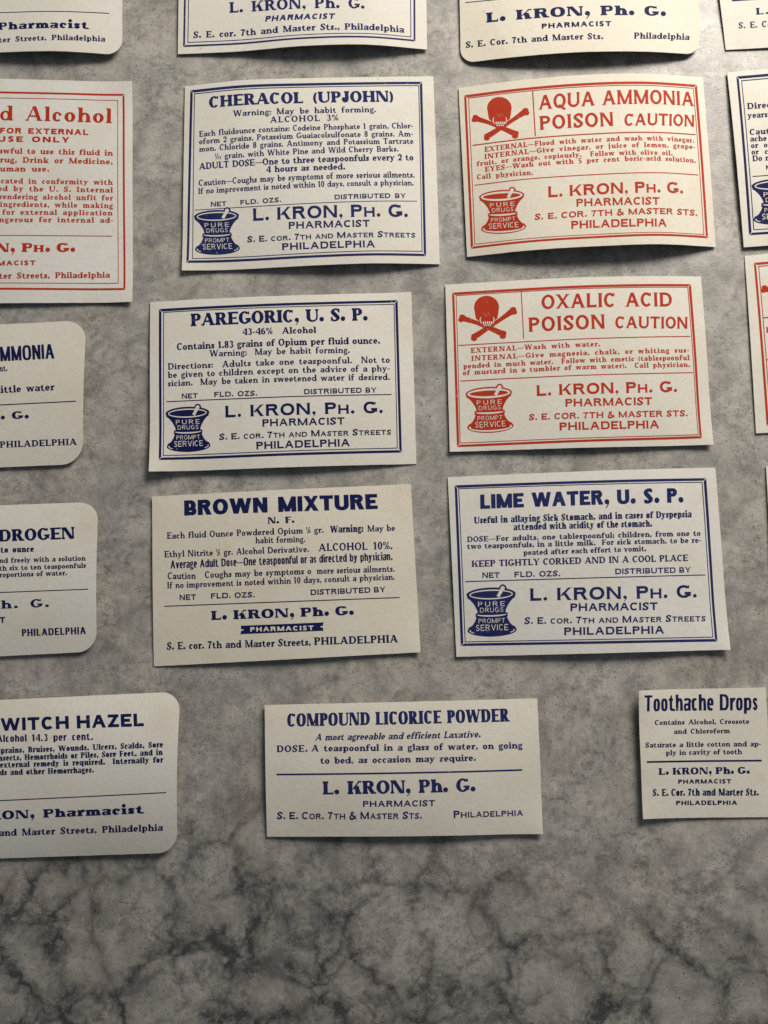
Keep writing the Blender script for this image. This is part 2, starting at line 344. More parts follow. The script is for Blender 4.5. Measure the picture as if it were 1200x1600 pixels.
        g.ring(x*.54+V*.1, xh*.29, x*.54+V*.1, xh*.29+o, 60, 330, V*.85, H*.9); g.rect(x*.5, xh*.58-H*.9, x+.01, xh*.58)
        g.poly((x+V*.6, 0), (x+V+sf*.7+.02, 0), (x+V+sf*.7+.02, H*.8), (x+V*.6, H*1.3)); adv = W+sf*.6
    elif ch == 'c': W = D(.54); g.ring(W/2, xh/2, W/2, xh/2+o, 45, 318); g.dot(W*.80, xh*.74, V*.42) if serif else None; adv = W
    elif ch == 'e': W = D(.58); g.ring(W/2, xh/2, W/2, xh/2+o, 0, 318); g.rect(V*.6, xh*.5-H*.45, W-V*.05, xh*.5+H*.45); adv = W
    elif ch == 'f':
        W = D(.4)+sf; g.stem(lo, 0, asc-.26, 'b', 'n'); g.ring(lo+V+D(.1), asc-.26, V+D(.1), .26+o, 60, 180, V, H); g.dot(lo+V+D(.18), asc-.1, V*.45); g.rect(lo*.4-.02, xh-H, lo+V+D(.16), xh); adv = W
    elif ch == 'g':
        W = D(.56); g.ring(W*.45, xh*.66, W*.45, xh*.34+o, 0, 360, V*.85, H*.8); g.path([(W*.25, xh*.34), (W*.16, xh*.16), (W*.35, .04), (W*.8, .0), (W*.92, -ds*.45), (W*.5, -ds+.01), (W*.1, -ds*.5), (W*.25, -.02)], [H, H*.9, V*.7, V*.8, V*.7, H, V*.6, H*.8]); g.path([(W*.7, xh*.86), (W*.84, xh*.97), (W*1.0, xh*.93)], [H, H*1.1, V*.7]); adv = W
    elif ch in 'hnmru':
        if ch in 'hn':
            W = D(.6)+sf*1.6+V*.1; g.stem(lo, 0, asc if ch == 'h' else xh, 'b', 'l'); xr = W-lo*.7-V; a = lo+V*.35; rx = (xr+V-a)/2
            g.stem(xr, 0, xh*.62, 'b', 'n'); g.ring(a+rx, xh*.6, rx, xh*.4+o, 0, 165, V, H*1.1); adv = W
        elif ch == 'm':
            W = D(.92)+sf*1.8; g.stem(lo, 0, xh, 'b', 'l'); xr = W-lo*.7-V; xm = (lo+xr)/2
            for x0, x1 in ((lo, xm), (xm, xr)):
                a = x0+V*.35; rx = (x1+V-a)/2; g.stem(x1, 0, xh*.62, 'b', 'n'); g.ring(a+rx, xh*.6, rx, xh*.4+o, 0, 165, V, H*1.1)
            adv = W
        elif ch == 'r':
            W = D(.42)+sf; g.stem(lo, 0, xh, 'b', 'l'); rx = (W-lo-V*.3)*.75; g.ring(lo+V*.4+rx, xh*.55, rx, xh*.45+o, 55, 165, V, H*1.3); g.dot(W-V*.3, xh*.86, V*.48) if serif else None; adv = W
        else:
            W = D(.6)+sf*1.4+V*.1; g.stem(lo, xh*.36, xh, 'n', 'l'); xr = W-sf*.6-V; b = xr+V*.65; rx = (b-lo)/2; g.stem(xr, 0, xh, 'r', 'l'); g.ring(lo+rx, xh*.38, rx, xh*.38+o, 180, 345, V, H*1.1); adv = W
    elif ch in 'ij':
        W = V+2*sf*.85
        if ch == 'i': g.stem(sf*.85, 0, xh, 'b', 'l')
        else: g.stem(sf*.85, -.1, xh, 'n', 'l'); g.ring(sf*.85+V-D(.2), -.1, D(.2), .15, 270, 360, V, H)
        g.dot(sf*.85+V/2, min(xh+.09+V*.55, 1.02), V*.6); adv = W
    elif ch == 'k': W = D(.6)+sf*1.6; g.stem(lo, 0, asc, 'b', 'l'); g.diag(lo+V*.9, xh*.3, W-T-sf, xh, T, 'n', 'b'); g.diag(W-V*1.1-sf*.5, 0, lo+V+D(.05), xh*.6, V*1.05, 'b'); adv = W
    elif ch == 'l': g.stem(sf*.85, 0, asc, 'b', 'l'); adv = V+2*sf*.85
    elif ch == 'o': W = D(.6); g.ring(W/2, xh/2, W/2, xh/2+o, 0, 360); adv = W
    elif ch == 's':
        W = D(.46); t = V*.98; g.path([(W-H*.5, xh*.76), (W*.5, xh-H*.5+o), (V*.46, xh*.75), (W*.5, xh*.5), (W-V*.46, xh*.26), (W*.5, H*.5-o), (H*.5, xh*.25)], [H*1.1, H, t*.8, t, t*.8, H, H*1.1])
        if serif: g.rect(W-H, xh*.66, W, xh*.95); g.rect(0, xh*.05, H, xh*.34)
        adv = W
    elif ch == 't': W = D(.36)+V*.2; x = D(.08); g.poly((x, .2), (x+V, .2), (x+V, xh+.2), (x+V*.6, xh+.2), (x, xh)); g.ring(x+V+D(.1), .2, V+D(.1), .2+o, 180, 300, V, H*1.1); g.rect(0, xh-H, W*.95, xh); adv = max(W, x+V+D(.1)+V*.35+D(.04))
    elif ch == 'y':
        W = D(.6)+sf; m = W/2; g.diag(m-V*.5, 0, sf*.6, xh, V, 'n', 'b'); g.diag(m-V*.55-D(.12), -ds, W-T-sf*.6, xh, T, 'n', 'b'); g.dot(m-V*.5-D(.13), -ds+V*.35, V*.5) if serif else g.rect(m-V*.5-D(.28), -ds, m-D(.08), -ds+H); adv = W
    # ------------------------------------------------------------ figures, points
    elif ch == '0': W = D(.6); g.ring(W/2, .5, W/2, .5+o, 0, 360); adv = W
    elif ch == '1':
        W = D(.3)+V*.4+sf; x = W/2-V/2; g.stem(x, 0, 1, 'b', 'n'); g.poly((x+.01, 1), (x-D(.12), .84), (x-D(.12), .76), (x+.01, .84)); adv = W
    elif ch == '2': W = D(.58); g.ring(W/2, .7, W/2, .3+o, -20, 170, V, H); g.path([(W-V*.55, .62), (W*.6, .36), (H*.6, H*.6)], [V, V*.8, H*1.2]); g.rect(0, 0, W, max(H, V*.75)); g.dot(V*.5, .74, V*.5); adv = W
    elif ch == '3': W = D(.58); g.ring(W*.47, .75, W*.47, .25+o, -90, 150, V*.9, H, 2); g.ring(W*.5, .27, W*.5, .27+o, -150, 90, V*.9, H, 2); adv = W
    elif ch == '4': W = D(.62); g.rect(W*.6, 0, W*.6+V, 1); g.rect(0, .24, W, .24+H); g.poly((0, .24), (0, .26+H), (W*.6, 1), (W*.6+V*.5, 1), (W*.6+.01, .86), (H*.9, .24+H)); g.foot(W*.6, W*.6+V, 0, 1); adv = W
    elif ch == '5': W = D(.56); g.rect(V*.25, 1-max(H, V*.7), W*.92, 1); g.rect(V*.25, .5, V*.25+H, 1); g.ring(W*.48, .31, W*.52, .31+o, -145, 130, V, H); adv = W
    elif ch in '69':
        W = D(.6); f = (lambda y: y) if ch == '6' else (lambda y: 1-y); sg = 1 if ch == '6' else -1
        g.ring(W/2, f(.31), W/2, .31+o, 0, 360, V*.95, H); g.path([(V*.5, f(.36)), (W*.22, f(.72)), (W*.75, f(.98))] if sg > 0 else [(W-V*.5, f(.36)), (W*.78, f(.72)), (W*.25, f(.98))], [V*.9, V*.85, H]); adv = W
    elif ch == '7': W = D(.58); g.rect(0, 1-max(H, V*.8), W, 1); g.path([(W-H*.7, .97), (W*.5, .5), (W*.36, 0)], [H, V*.85, V*1.05]); adv = W
    elif ch == '8': W = D(.58); g.ring(W/2, .75, W*.46, .25+o, 0, 360, V*.9, H); g.ring(W/2, .27, W*.5, .27+o, 0, 360, V*.95, H); adv = W
    elif ch == '.': r = max(V*.62, .07); g.dot(r, r*.95, r); adv = 2*r
    elif ch in ',;':
        r = max(V*.58, .065); g.dot(r, r, r); g.poly((r, r*.3), (r*2, r), (r*1.75, 0), (r*.75, -r*1.35), (r*.4, -r*1.15), (r*1.2, -r*.1)); adv = 2*r
        if ch == ';': g.dot(r, xh-r, r)
    elif ch == ':': r = max(V*.58, .065); g.dot(r, r, r); g.dot(r, xh-r, r); adv = 2*r
    elif ch == '-': W = D(.34); g.rect(.02, .3, W-.02, .3+max(H, V*.6)); adv = W
    elif ch == '_': W = D(1.05); g.rect(-.02, .34, W+.02, .34+max(H*.7, .05)); adv = W
    elif ch == '(': W = D(.28); g.ring(W*1.5, .42, W*1.5, .66, 128, 232, V*.7, H*.6); adv = W
    elif ch == ')': W = D(.28); g.ring(-W*.5, .42, W*1.5, .66, -52, 52, V*.7, H*.6); adv = W
    elif ch == '%': W = D(.85); g.ring(W*.22, .76, W*.22, .24, 0, 360, V*.6, H*.7); g.ring(W*.78, .24, W*.22, .24, 0, 360, V*.6, H*.7); g.diag(W*.2, 0, W*.74, 1, H); adv = W
    elif ch == '&': W = D(.8); g.path([(W, .03), (W*.3, .66), (W*.33, .93), (W*.55, .93), (W*.55, .72), (W*.12, .36), (W*.2, .06), (W*.55, .04), (W*.92, .5)], [V*.9, V*.9, H, H, V*.6, V*.9, H*1.3, H*1.2, H]); adv = W
    elif ch in '\u00bc\u00bd\u00b9':
        W = D(.8); num, den = '1', {'\u00bc': '4', '\u00bd': '2', '\u00b9': '12'}[ch]
        sub = dict(S, V=V*.95, sf=.03)
        x = 0
        for c in num:
            pp, ad = draw_glyph(c, sub, 4)
            g.polys += [[(a*.55+x, b*.52+.48) for a, b in p] for p in pp]
        x = W*(.42 if len(den) == 1 else .62)
        for c in den:
            pp, ad = draw_glyph(c, sub, 4)
            g.polys += [[(a*.5+x, b*.52) for a, b in p] for p in pp]; x += ad*.5+.05
        g.diag(W*.15, -.05, W*.6, 1.0, H*.9); adv = x
    elif ch == ' ': adv = .44*max(.7, min(w, 1.15))
    else: adv = .3
    return g.polys, adv

def union_tris(polys, holes=(), extra=()):
    """one clean triangulated outline out of overlapping polygons (a face is kept once)"""
    if not polys: return [], []
    vs, fs = [], []
    for p in list(polys)+list(holes):
        if sum(p[i][0]*p[(i+1) % len(p)][1]-p[(i+1) % len(p)][0]*p[i][1] for i in range(len(p))) < 0: p = list(p)[::-1]
        b = len(vs); vs += [Vector(q) for q in p]; fs.append(list(range(b, b+len(p))))
    vs += [Vector(p) for p in extra]; npos = len(polys)
    v, e, f, ov, oe, of = delaunay_2d_cdt(vs, [], fs, 0, 1e-5, True)
    keep = [t for t, src in zip(f, of) if any(i < npos for i in src) and not any(i >= npos for i in src)]
    used = sorted({i for t in keep for i in t}); m = {a: i for i, a in enumerate(used)}
    return [(v[i].x, v[i].y) for i in used], [tuple(m[i] for i in t) for t in keep]

STY = dict(
    cooper=style(V=.31, H=.14, sf=.065, st=.12, br=.06, w=1.18, xh=.72, sp=.05, ds=.24),       # heavy old style titles
    condt=style(V=.30, H=.125, sf=.055, st=.10, br=.03, w=.98, xh=.72, sp=.05, n=2.4, ds=.22),        # condensed titles
    cond=style(V=.27, H=.135, sf=.055, st=.085, br=.02, w=.95, xh=.72, sp=.05, n=2.4, ds=.22),      # condensed heavy roman
    old=style(V=.205, H=.135, sf=.07, st=.075, br=.03, w=.98, xh=.62, sp=.065, ds=.26),           # old style text
    oldb=style(V=.25, H=.145, sf=.07, st=.10, br=.03, w=1.08, xh=.66, sp=.06, ds=.24),         # its bold
    cheltenham=style(V=.24, H=.10, sf=.07, st=.07, br=.04, w=1.15, xh=.64, sp=.14, ds=.24),
    roman=style(V=.23, H=.14, sf=.09, st=.09, br=.01, w=1.0, xh=.66, sp=.08, ds=.24),         # typewriter-like roman
    romanb=style(V=.255, H=.145, sf=.08, st=.11, br=.02, w=1.12, xh=.68, sp=.07, ds=.24),
    wide=style(V=.42, H=.17, sf=.10, st=.12, br=.05, w=1.6, xh=.72, sp=.12, ds=.24, n=2.3),      # extended clarendon
    copper=style(V=.24, H=.205, sf=.03, st=.06, br=0, w=1.35, xh=.7, sp=.14, n=2.2),            # copperplate gothic
    flare=style(V=.205, H=.17, sf=.045, st=.055, br=.02, w=1.05, xh=.7, sp=.1, flare=.012),
    gothic=style(V=.32, H=.235, sf=0, w=1.18, xh=.74, sp=.08, n=2.2),
    gothicw=style(V=.30, H=.24, sf=0, w=1.35, xh=.74, sp=.16, n=2.2),
    gothict=style(V=.195, H=.14, sf=0, w=.80, xh=.76, sp=.085, n=2.8, ds=.22),      # its display size
    gothicc=style(V=.212, H=.145, sf=0, w=.82, xh=.76, sp=.08, n=3.0, ds=.22),
)
_gc = {}
def glyph(ch, sty, q):
    k = (ch, sty, q)
    if k not in _gc:
        p, adv = draw_glyph(ch, STY[sty], q)
        v, t = union_tris(p)
        _gc[k] = (v, t, adv)
    return _gc[k]

def set_line(text, sty, smallcaps=False, q=5, shear=0.0, want=None, skip=0):
    """letters of one line, baseline 0, cap height 1, spaced out to the width wanted; returns verts, tris, width, starts"""
    S = STY[sty]; G = []
    for ch in text:
        sc = 1.0; c = ch
        if smallcaps and ch.islower(): c = ch.upper(); sc = .78
        v, t, adv = glyph(c, sty, q); G.append((ch, v, t, adv*sc, sc))
    nat = lambda a, b: sum(g[3]+(S['sp'] if g[0] != ' ' else 0) for g in G[a:b])-S['sp']
    k, spc, trk = 1.0, 0.0, 0.0
    if want:
        w0 = nat(skip, len(G)); f = want/w0; k = min(f, 1.0+max(0, f-1)*.6)
        ex = want-w0*k; ns = sum(1 for g in G[skip:] if g[0] == ' ')
        if ex > 0 and ns: spc = min(ex*.6, ns*.30)/ns; ex -= spc*ns
        if ex > 0: trk = ex/max(1, len(G)-skip-1)
    V, F, x, marks = [], [], 0.0, []
    for ch, v, t, adv, sc in G:
        b = len(V); V += [(x+a*sc*k+shear*y*sc, y*sc) for a, y in v]; F += [tuple(i+b for i in tt) for tt in t]
        marks.append(x); x += adv*k+(S['sp']*k if ch != ' ' else spc)+trk
    return V, F, x-S['sp']*k-trk, marks

# ---------------------------------------------------------------- one label
INK = .00003
def spline(vals, u):
    n = len(vals)-1; x = min(max(u, 0), 1)*n; i = min(int(x), n-1); t = x-i
    p = lambda k: vals[k] if 0 <= k <= n else (2*vals[0]-vals[1] if k < 0 else 2*vals[n]-vals[n-1])
    a, b, c, d = p(i-1), p(i), p(i+1), p(i+2)
    return .5*(2*b+(c-a)*t+(2*a-5*b+4*c-d)*t*t+(3*b-a-3*c+d)*t**3)

class Label:
    """crop = (origin x, origin y, scale) of the measuring frame; all measures below are in that frame"""
    def __init__(s, crop, corners, top, bot, paper, ink, label, radius=0, name='pharmacy_label', vb=.4, ears=()):
        s.vb = vb/1000; s.ears = ears; s.seed = crop[0]*.013+crop[1]*.0071+corners[0][0]*.003
        s.ox, s.oy, s.k = crop; s.top, s.bot = [v/1000 for v in top], [v/1000 for v in bot]; s.ink = ink
        s.c = [unproject(s.ox+x/s.k, s.oy+y/s.k, z) for (x, y), z in zip(corners, (s.top[0], s.top[-1], s.bot[-1], s.bot[0]))]
        TL, TR, BR, BL = s.c; s.c_w, s.c_h = (TR-TL).length*1000, (BL-TL).length*1000
        cen = (TL+TR+BR+BL)/4; s.o = Vector((cen.x, cen.y, 0))
        s.root = bpy.data.objects.new(name, None); COL.objects.link(s.root); s.root.empty_display_size = .01
        s.root.location = s.o; s.root['label'] = label; s.root['category'] = 'label'; s.root['group'] = 'old pharmacy labels laid out in rows'
        s.W = ((TR-TL).length+(BR-BL).length)/2; s.H = ((TL-BL).length+(TR-BR).length)/2
        s.sheet(radius/s.k, paper)
    def surf(s, u, v, dz=0.0):
        """u 0..1 left to right, v 0..1 top to bottom"""
        TL, TR, BR, BL = s.c
        p = (TL*(1-u)+TR*u)*(1-v)+(BL*(1-u)+BR*u)*v
        z = spline(s.top, u)*(1-v)+spline(s.bot, u)*v+s.vb*4*v*(1-v)*(1+.3*math.sin(3*u+s.seed))
        z += .00022*(noise.noise((u*2.2+s.seed, v*1.8, s.seed))+.15*noise.noise((u*6+s.seed, v*5, 3.1)))
        for cu, cv, hh, rr in s.ears:             # a lifted corner
            d = 1-math.hypot((u-cu)*s.c_w, (v-cv)*s.c_h)/rr
            if d > 0: z += hh/1000*d*d
        z = max(z, .00022)
        return Vector((p.x, p.y, z+dz))
    def uv(s, x, y):
        """where on the paper the photograph shows this point of the measuring frame"""
        px, py = s.ox+x/s.k, s.oy+y/s.k; u = v = .5
        for _ in range(12):
            a = project(s.surf(u, v)); b = project(s.surf(u+.01, v)); c = project(s.surf(u, v+.01))
            j11, j12, j21, j22 = (b[0]-a[0])/.01, (c[0]-a[0])/.01, (b[1]-a[1])/.01, (c[1]-a[1])/.01
            ex, ey = px-a[0], py-a[1]; d = j11*j22-j12*j21
            u += (ex*j22-ey*j12)/d; v += (ey*j11-ex*j21)/d
        return u, v
    def put(s, name, V2, F, material, dz, parent=None, thick=0):
        """mesh in (u, v) laid on the curled paper"""
        P = [s.surf(u, v, dz)-s.o for u, v in V2]
        return mesh_obj(name, P, F, material, parent or s.root)
    def sheet(s, rad, paper):
        th = .00020; nx, ny = 64, 30
        r = rad/FPX*HGT
        def outline():
            if r <= 0: return [(i/nx, 0) for i in range(nx)]+[(1, i/ny) for i in range(ny)]+[(1-i/nx, 1) for i in range(nx)]+[(0, 1-i/ny) for i in range(ny)]
            ru, rv = r/s.W, r/s.H; P = []
            for cx, cy, a0 in ((1-ru, rv, -90), (1-ru, 1-rv, 0), (ru, 1-rv, 90), (ru, rv, 180)):
                for i in range(13):
                    a = R(a0+90*i/12); P.append((cx+ru*math.cos(a), cy+rv*math.sin(a)))
                nxt = {-90: ((1, rv), (1, 1-rv)), 0: ((1-ru, 1), (ru, 1)), 90: ((0, 1-rv), (0, rv)), 180: ((ru, 0), (1-ru, 0))}[a0]
                for i in range(1, 30):
                    t = i/30; P.append((nxt[0][0]*(1-t)+nxt[1][0]*t, nxt[0][1]*(1-t)+nxt[1][1]*t))
            return P
        O = outline(); n = len(O)
        rnd = random.Random(int(s.ox*7+s.oy))
        I = [(i/nx, j/ny) for i in range(1, nx) for j in range(1, ny)]
        if r > 0:
            ru, rv = r/s.W*1.05, r/s.H*1.05
            I = [(u, v) for u, v in I if not ((min(u, 1-u) < ru and min(v, 1-v) < rv) and ((ru-min(u, 1-u))/ru)**2+((rv-min(v, 1-v))/rv)**2 > .9)]
        v, e, f, _, _, _ = delaunay_2d_cdt([Vector((a*s.W, b*s.H)) for a, b in O+I], [], [list(range(n))], 1, 1e-7, False)
        P = [(q.x/s.W, q.y/s.H) for q in v]; m = len(P)
        rough = {}                                # the cut edge is not perfectly straight
        for i, (a, b) in enumerate(P):
            on = min(a, 1-a, b, 1-b) < 1e-6
            rough[i] = Vector((rnd.uniform(-1, 1), rnd.uniform(-1, 1), 0))*(.00002 if on else 0)
        V = [s.surf(a, b)-s.o+rough[i] for i, (a, b) in enumerate(P)]+[s.surf(a, b, -th)-s.o+rough[i] for i, (a, b) in enumerate(P)]
        F = [tuple(reversed(t)) for t in f]
        up = F and (V[F[0][1]]-V[F[0][0]]).cross(V[F[0][2]]-V[F[0][0]]).z > 0
        if not up: F = [tuple(reversed(t)) for t in F]
        cnt = {}
        for t in F:
            for a, b in zip(t, t[1:]+t[:1]): cnt[(a, b)] = 1
        rim = [(a, b) for (a, b) in cnt if (b, a) not in cnt]
        nf = 2*len(F); F = F+[tuple(i+m for i in reversed(t)) for t in F]
        for a, b in rim:
            k = len(V); V += [V[b], V[a], V[a+m], V[b+m]]; F.append((k, k+1, k+2, k+3))
        o = mesh_obj('paper_sheet', V, F, paper, s.root)
        o.data.polygons.foreach_set('use_smooth', [i < nf for i in range(len(F))])
    # ------------------------------------------------------------ print
    def text(s, text, sty, xL, yL, xR, yR, cap, sm=False, pre='', shear=0.0, q=5, name='printed_line', ink=None, dz=INK, parent=None, wob=.006):
        V, F, w, marks = set_line(pre+text, sty, sm, q, shear, math.hypot(xR-xL, yR-yL)/cap, len(pre))
        x0 = marks[len(pre)]                      # the visible part starts here
        ax, ay = (xR-xL)/(w-x0), (yR-yL)/(w-x0)
        nl = math.hypot(ax, ay); upx, upy = ay/nl*cap, -ax/nl*cap
        # the line runs straight on the paper, from where it starts to where it ends
        P0, P1 = s.uv(xL, yL), s.uv(xR, yR); xm, ym = (xL+xR)/2, (yL+yR)/2
        Ma, Mb = s.uv(xm, ym), s.uv(xm+upx, ym+upy); uu, vv = Mb[0]-Ma[0], Mb[1]-Ma[1]
        rnd = random.Random(len(text)*31+int(cap)); out = []
        for x, y in V:
            t = (x-x0)/(w-x0)+rnd.uniform(-1, 1)*wob*cap/(xR-xL); y += rnd.uniform(-1, 1)*wob
            out.append((P0[0]+(P1[0]-P0[0])*t+uu*y, P0[1]+(P1[1]-P0[1])*t+vv*y))
        return s.put(name, out, F, ink or s.ink, dz, parent)
    def band(s, pts, w, q=24):
        """pieces of a ruled line, straight on the paper"""
        (x0, y0), (x1, y1) = pts
        l = math.hypot(x1-x0, y1-y0); nx, ny = -(y1-y0)/l*w/2, (x1-x0)/l*w/2
        C = [s.uv(x0+nx, y0+ny), s.uv(x1+nx, y1+ny), s.uv(x1-nx, y1-ny), s.uv(x0-nx, y0-ny)]; polys = []
        L = lambda p, r, t: (p[0]*(1-t)+r[0]*t, p[1]*(1-t)+r[1]*t)
        for i in range(q):
            a, b = i/q, (i+1)/q; polys.append([L(C[0], C[1], a), L(C[0], C[1], b), L(C[3], C[2], b), L(C[3], C[2], a)])
        return polys
    def rule(s, x0, y0, x1, y1, w, name='rule_line'):
        P = s.band([(x0, y0), (x1, y1)], w); V = [p for q in P for p in q]
        F = [tuple(range(4*i, 4*i+4)) for i in range(len(P))]
        return s.put(name, V, F, s.ink, INK)
    def frame(s, quad, w, name='border_frame', mitre=True, q=26):
        """four ruled strips meeting in a mitre; quad = TL, TR, BR, BL of its middle line (open if fewer)"""
        V, F = [], []; n = len(quad); cx = sum(p[0] for p in quad)/n; cy = sum(p[1] for p in quad)/n
        def inset(p, d): return (p[0]+(d if p[0] < cx else -d), p[1]+(d if p[1] < cy else -d))
        for i in range(4):
            a, b = quad[i], quad[(i+1) % 4]; g = w*.18 if mitre else 0
            ao, bo, ai, bi = inset(a, -w/2), inset(b, -w/2), inset(a, w/2), inset(b, w/2)
            dx, dy = (b[0]-a[0]), (b[1]-a[1]); l = math.hypot(dx, dy); dx, dy = dx/l*g, dy/l*g
            ao, ai, bo, bi = (ao[0]+dx, ao[1]+dy), (ai[0]+dx, ai[1]+dy), (bo[0]-dx, bo[1]-dy), (bi[0]-dx, bi[1]-dy)
            base = len(V)
            ao, bo, ai, bi = s.uv(*ao), s.uv(*bo), s.uv(*ai), s.uv(*bi)
            for j in range(q+1):
                t = j/q; V.append((ao[0]*(1-t)+bo[0]*t, ao[1]*(1-t)+bo[1]*t)); V.append((ai[0]*(1-t)+bi[0]*t, ai[1]*(1-t)+bi[1]*t))
            F += [(base+2*j, base+2*j+2, base+2*j+3, base+2*j+1) for j in range(q)]
        return s.put(name, V, F, s.ink, INK)
    def borders(s, outer, inner, wo, wi):
        s.frame(outer, wo); s.frame(inner, wi, 'inner_border', False)
    def emblem(s, name, polys, holes, box, ink=None, dz=INK, parent=None):
        """drawing in a unit box (y up) laid into box = (x of left, y of bottom at left, x right, y bottom at right, height)"""
        xL, yL, xR, yR, h = box
        V, F = union_tris(polys, holes, [(i/22+.003*(j % 2), j/20) for i in range(-1, 24) for j in range(-1, 22)] if parent is None else ())
        ax, ay = xR-xL, yR-yL; nl = math.hypot(ax, ay); ux, uy = ay/nl*h, -ax/nl*h
        return s.put(name, [s.uv(xL+ax*x+ux*y, yL+ay*x+uy*y) for x, y in V], F, ink or s.ink, dz, parent)
    def mortar(s, box, outlined, paper):
        """mortar and pestle trade mark with PURE DRUGS PROMPT SERVICE on it"""
        def ell(cx, cy, rx, ry, k=28): return [(cx+rx*math.cos(2*PI*i/k), cy+ry*math.sin(2*PI*i/k)) for i in range(k)]
        def sym(side):                              # side: list of (half width, y) from bottom to top -> convex slices
            o = []; k = 8
            for (a, ya), (b, yb) in zip(side, side[1:]):
                for i in range(k):
                    s0, s1 = 2*i/k-1, 2*(i+1)/k-1
                    o.append([(.5+a*s0, ya), (.5+a*s1, ya), (.5+b*s1, yb), (.5+b*s0, yb)])
            return o
        P = [ell(.5, .84, .49, .135), ell(.5, .13, .49, .13)]
        P += sym([(.465, .76), (.49, .86)])
        P += sym([(.275, .43), (.272, .48), (.285, .53), (.31, .585), (.345, .645), (.385, .70), (.43, .745), (.48, .80)])
        P += sym([(.48, .13), (.462, .19), (.41, .215), (.375, .245), (.345, .29), (.32, .34), (.30, .39), (.28, .43)])
        P += sym([(.29, .375), (.315, .395), (.32, .43), (.315, .465), (.29, .48)])
        def ring(cx, cy, rx, ry, t, a0, a1):
            k = 22; o = []
            for i in range(k):
                a, b = R(a0+(a1-a0)*i/k), R(a0+(a1-a0)*(i+1)/k)
                o.append([(cx+rx*math.cos(a), cy+ry*math.sin(a)), (cx+rx*math.cos(b), cy+ry*math.sin(b)), (cx+(rx-t)*math.cos(b), cy+(ry-t)*math.sin(b)), (cx+(rx-t)*math.cos(a), cy+(ry-t)*math.sin(a))])
            return o
        G = Glyph(STY['gothic'], 5)
        G.path([(.64, .80), (.70, .90), (.73, .96)], [.13, .115, .13]); G.dot(.735, .955, .078)
        P += G.polys
        e = s.emblem('mortar_emblem', P, [], box)
        # bare paper inside the mark: rim line, pestle, waist band, foot line
        t = .045 if outlined else .026
        H = ring(.5, .835, .435 if not outlined else .455, .098 if not outlined else .105, t, 0, 360)
        H += ring(.5, .445, .30, .05, .030 if not outlined else .04, 188, 352)
        if outlined: H += ring(.5, .12, .455, .10, .036, 165, 375)
        else: H += ring(.5, .125, .45, .095, .022, 170, 215)+ring(.5, .125, .45, .095, .022, 325, 370)
        G2 = Glyph(STY['gothic'], 5); G2.path([(.635, .79), (.695, .89), (.725, .95)], [.065, .065, .07]); G2.dot(.733, .955, .042)
        d = s.emblem('emblem_highlight', H+G2.polys, [], box, paper, INK*2.4, e)
        if 1:
            xL, yL, xR, yR, h = box; ax, ay = xR-xL, yR-yL; nl = math.hypot(ax, ay); ux, uy = ay/nl, -ax/nl
            for txt, x0, x1, y, c in (('PURE', .235, .765, .60, .095), ('DRUGS', .27, .735, .485, .09), ('PROMPT', .235, .76, .27, .09), ('SERVICE', .18, .82, .12, .12)):
                s.text(txt, 'emb', xL+ax*x0+ux*h*y, yL+ay*x0+uy*h*y, xL+ax*x1+ux*h*y, yL+ay*x1+uy*h*y, c*h, ink=paper, dz=INK*2.4, parent=e, name='emblem_lettering', q=4, wob=.02)
    def skull(s, box, paper):
        """skull over two crossed bones, solid print with a few bare lines for teeth and cheeks"""
        G = Glyph(STY['gothic'], 6)
        def ell(cx, cy, rx, ry, k=26): G.poly(*[(cx+rx*math.cos(2*PI*i/k), cy+ry*math.sin(2*PI*i/k)) for i in range(k)])
        ell(.475, .745, .215, .255); ell(.475, .60, .20, .14); G.poly((.27, .66), (.68, .66), (.66, .50), (.60, .44), (.345, .44), (.29, .50))
        G.poly((.35, .46), (.605, .46), (.60, .36), (.56, .30), (.40, .30), (.36, .36))
        G.path([(.04, .52), (.28, .42), (.5, .30), (.72, .17)], [.125, .085, .095, .12]); G.dot(.035, .48, .052); G.dot(.055, .545, .054); G.dot(.745, .10, .058); G.dot(.75, .165, .062)
        G.path([(.93, .66), (.72, .48), (.5, .30), (.28, .12)], [.13, .08, .09, .12]); G.dot(.945, .625, .055); G.dot(.93, .685, .058); G.dot(.25, .06, .055); G.dot(.255, .115, .056)
        Hh = Glyph(STY['gothic'], 5)
        for i in range(5): x = .405+.035*i; Hh.rect(x, .375, x+.022, .43)
        for i in range(4): x = .42+.035*i; Hh.rect(x, .33, x+.02, .365)
        Hh.path([(.375, .53), (.36, .46), (.385, .38)], [.010, .018, .012]); Hh.path([(.585, .53), (.60, .46), (.575, .38)], [.010, .018, .012])
        Hh.dot(.465, .565, .008); Hh.dot(.435, .60, .006); Hh.dot(.50, .61, .006); Hh.dot(.52, .575, .006)
        e = s.emblem('skull_emblem', G.polys, [], box)
        s.emblem('emblem_highlight', Hh.polys, [], box, paper, INK*2.4, e)
STY['emb'] = style(V=.12, H=.115, sf=0, w=1.0, xh=.7, sp=.2)
A_, B_, C_, D_, E_ = PAPER
def kron_block(L, name_row, role, street, city, street_text='S. E. cor. 7th and Master Streets', c=(52, 32, 27, 31)):
    L.text('L. KRON, Ph. G.', 'copper', *name_row, c[0], sm=True, q=7, name='proprietor_line')
    L.text('PHARMACIST', 'copper', *role, c[1]); L.text(street_text, 'copper', *street, c[2], sm=True); L.text('PHILADELPHIA', 'copper', *city, c[3])
def net_row(L, a, b, c, cap=23):
    L.text('NET', 'copper', *a, cap); L.text('FLD. OZS.', 'copper', *b, cap); L.text('DISTRIBUTED BY', 'copper', *c, cap)

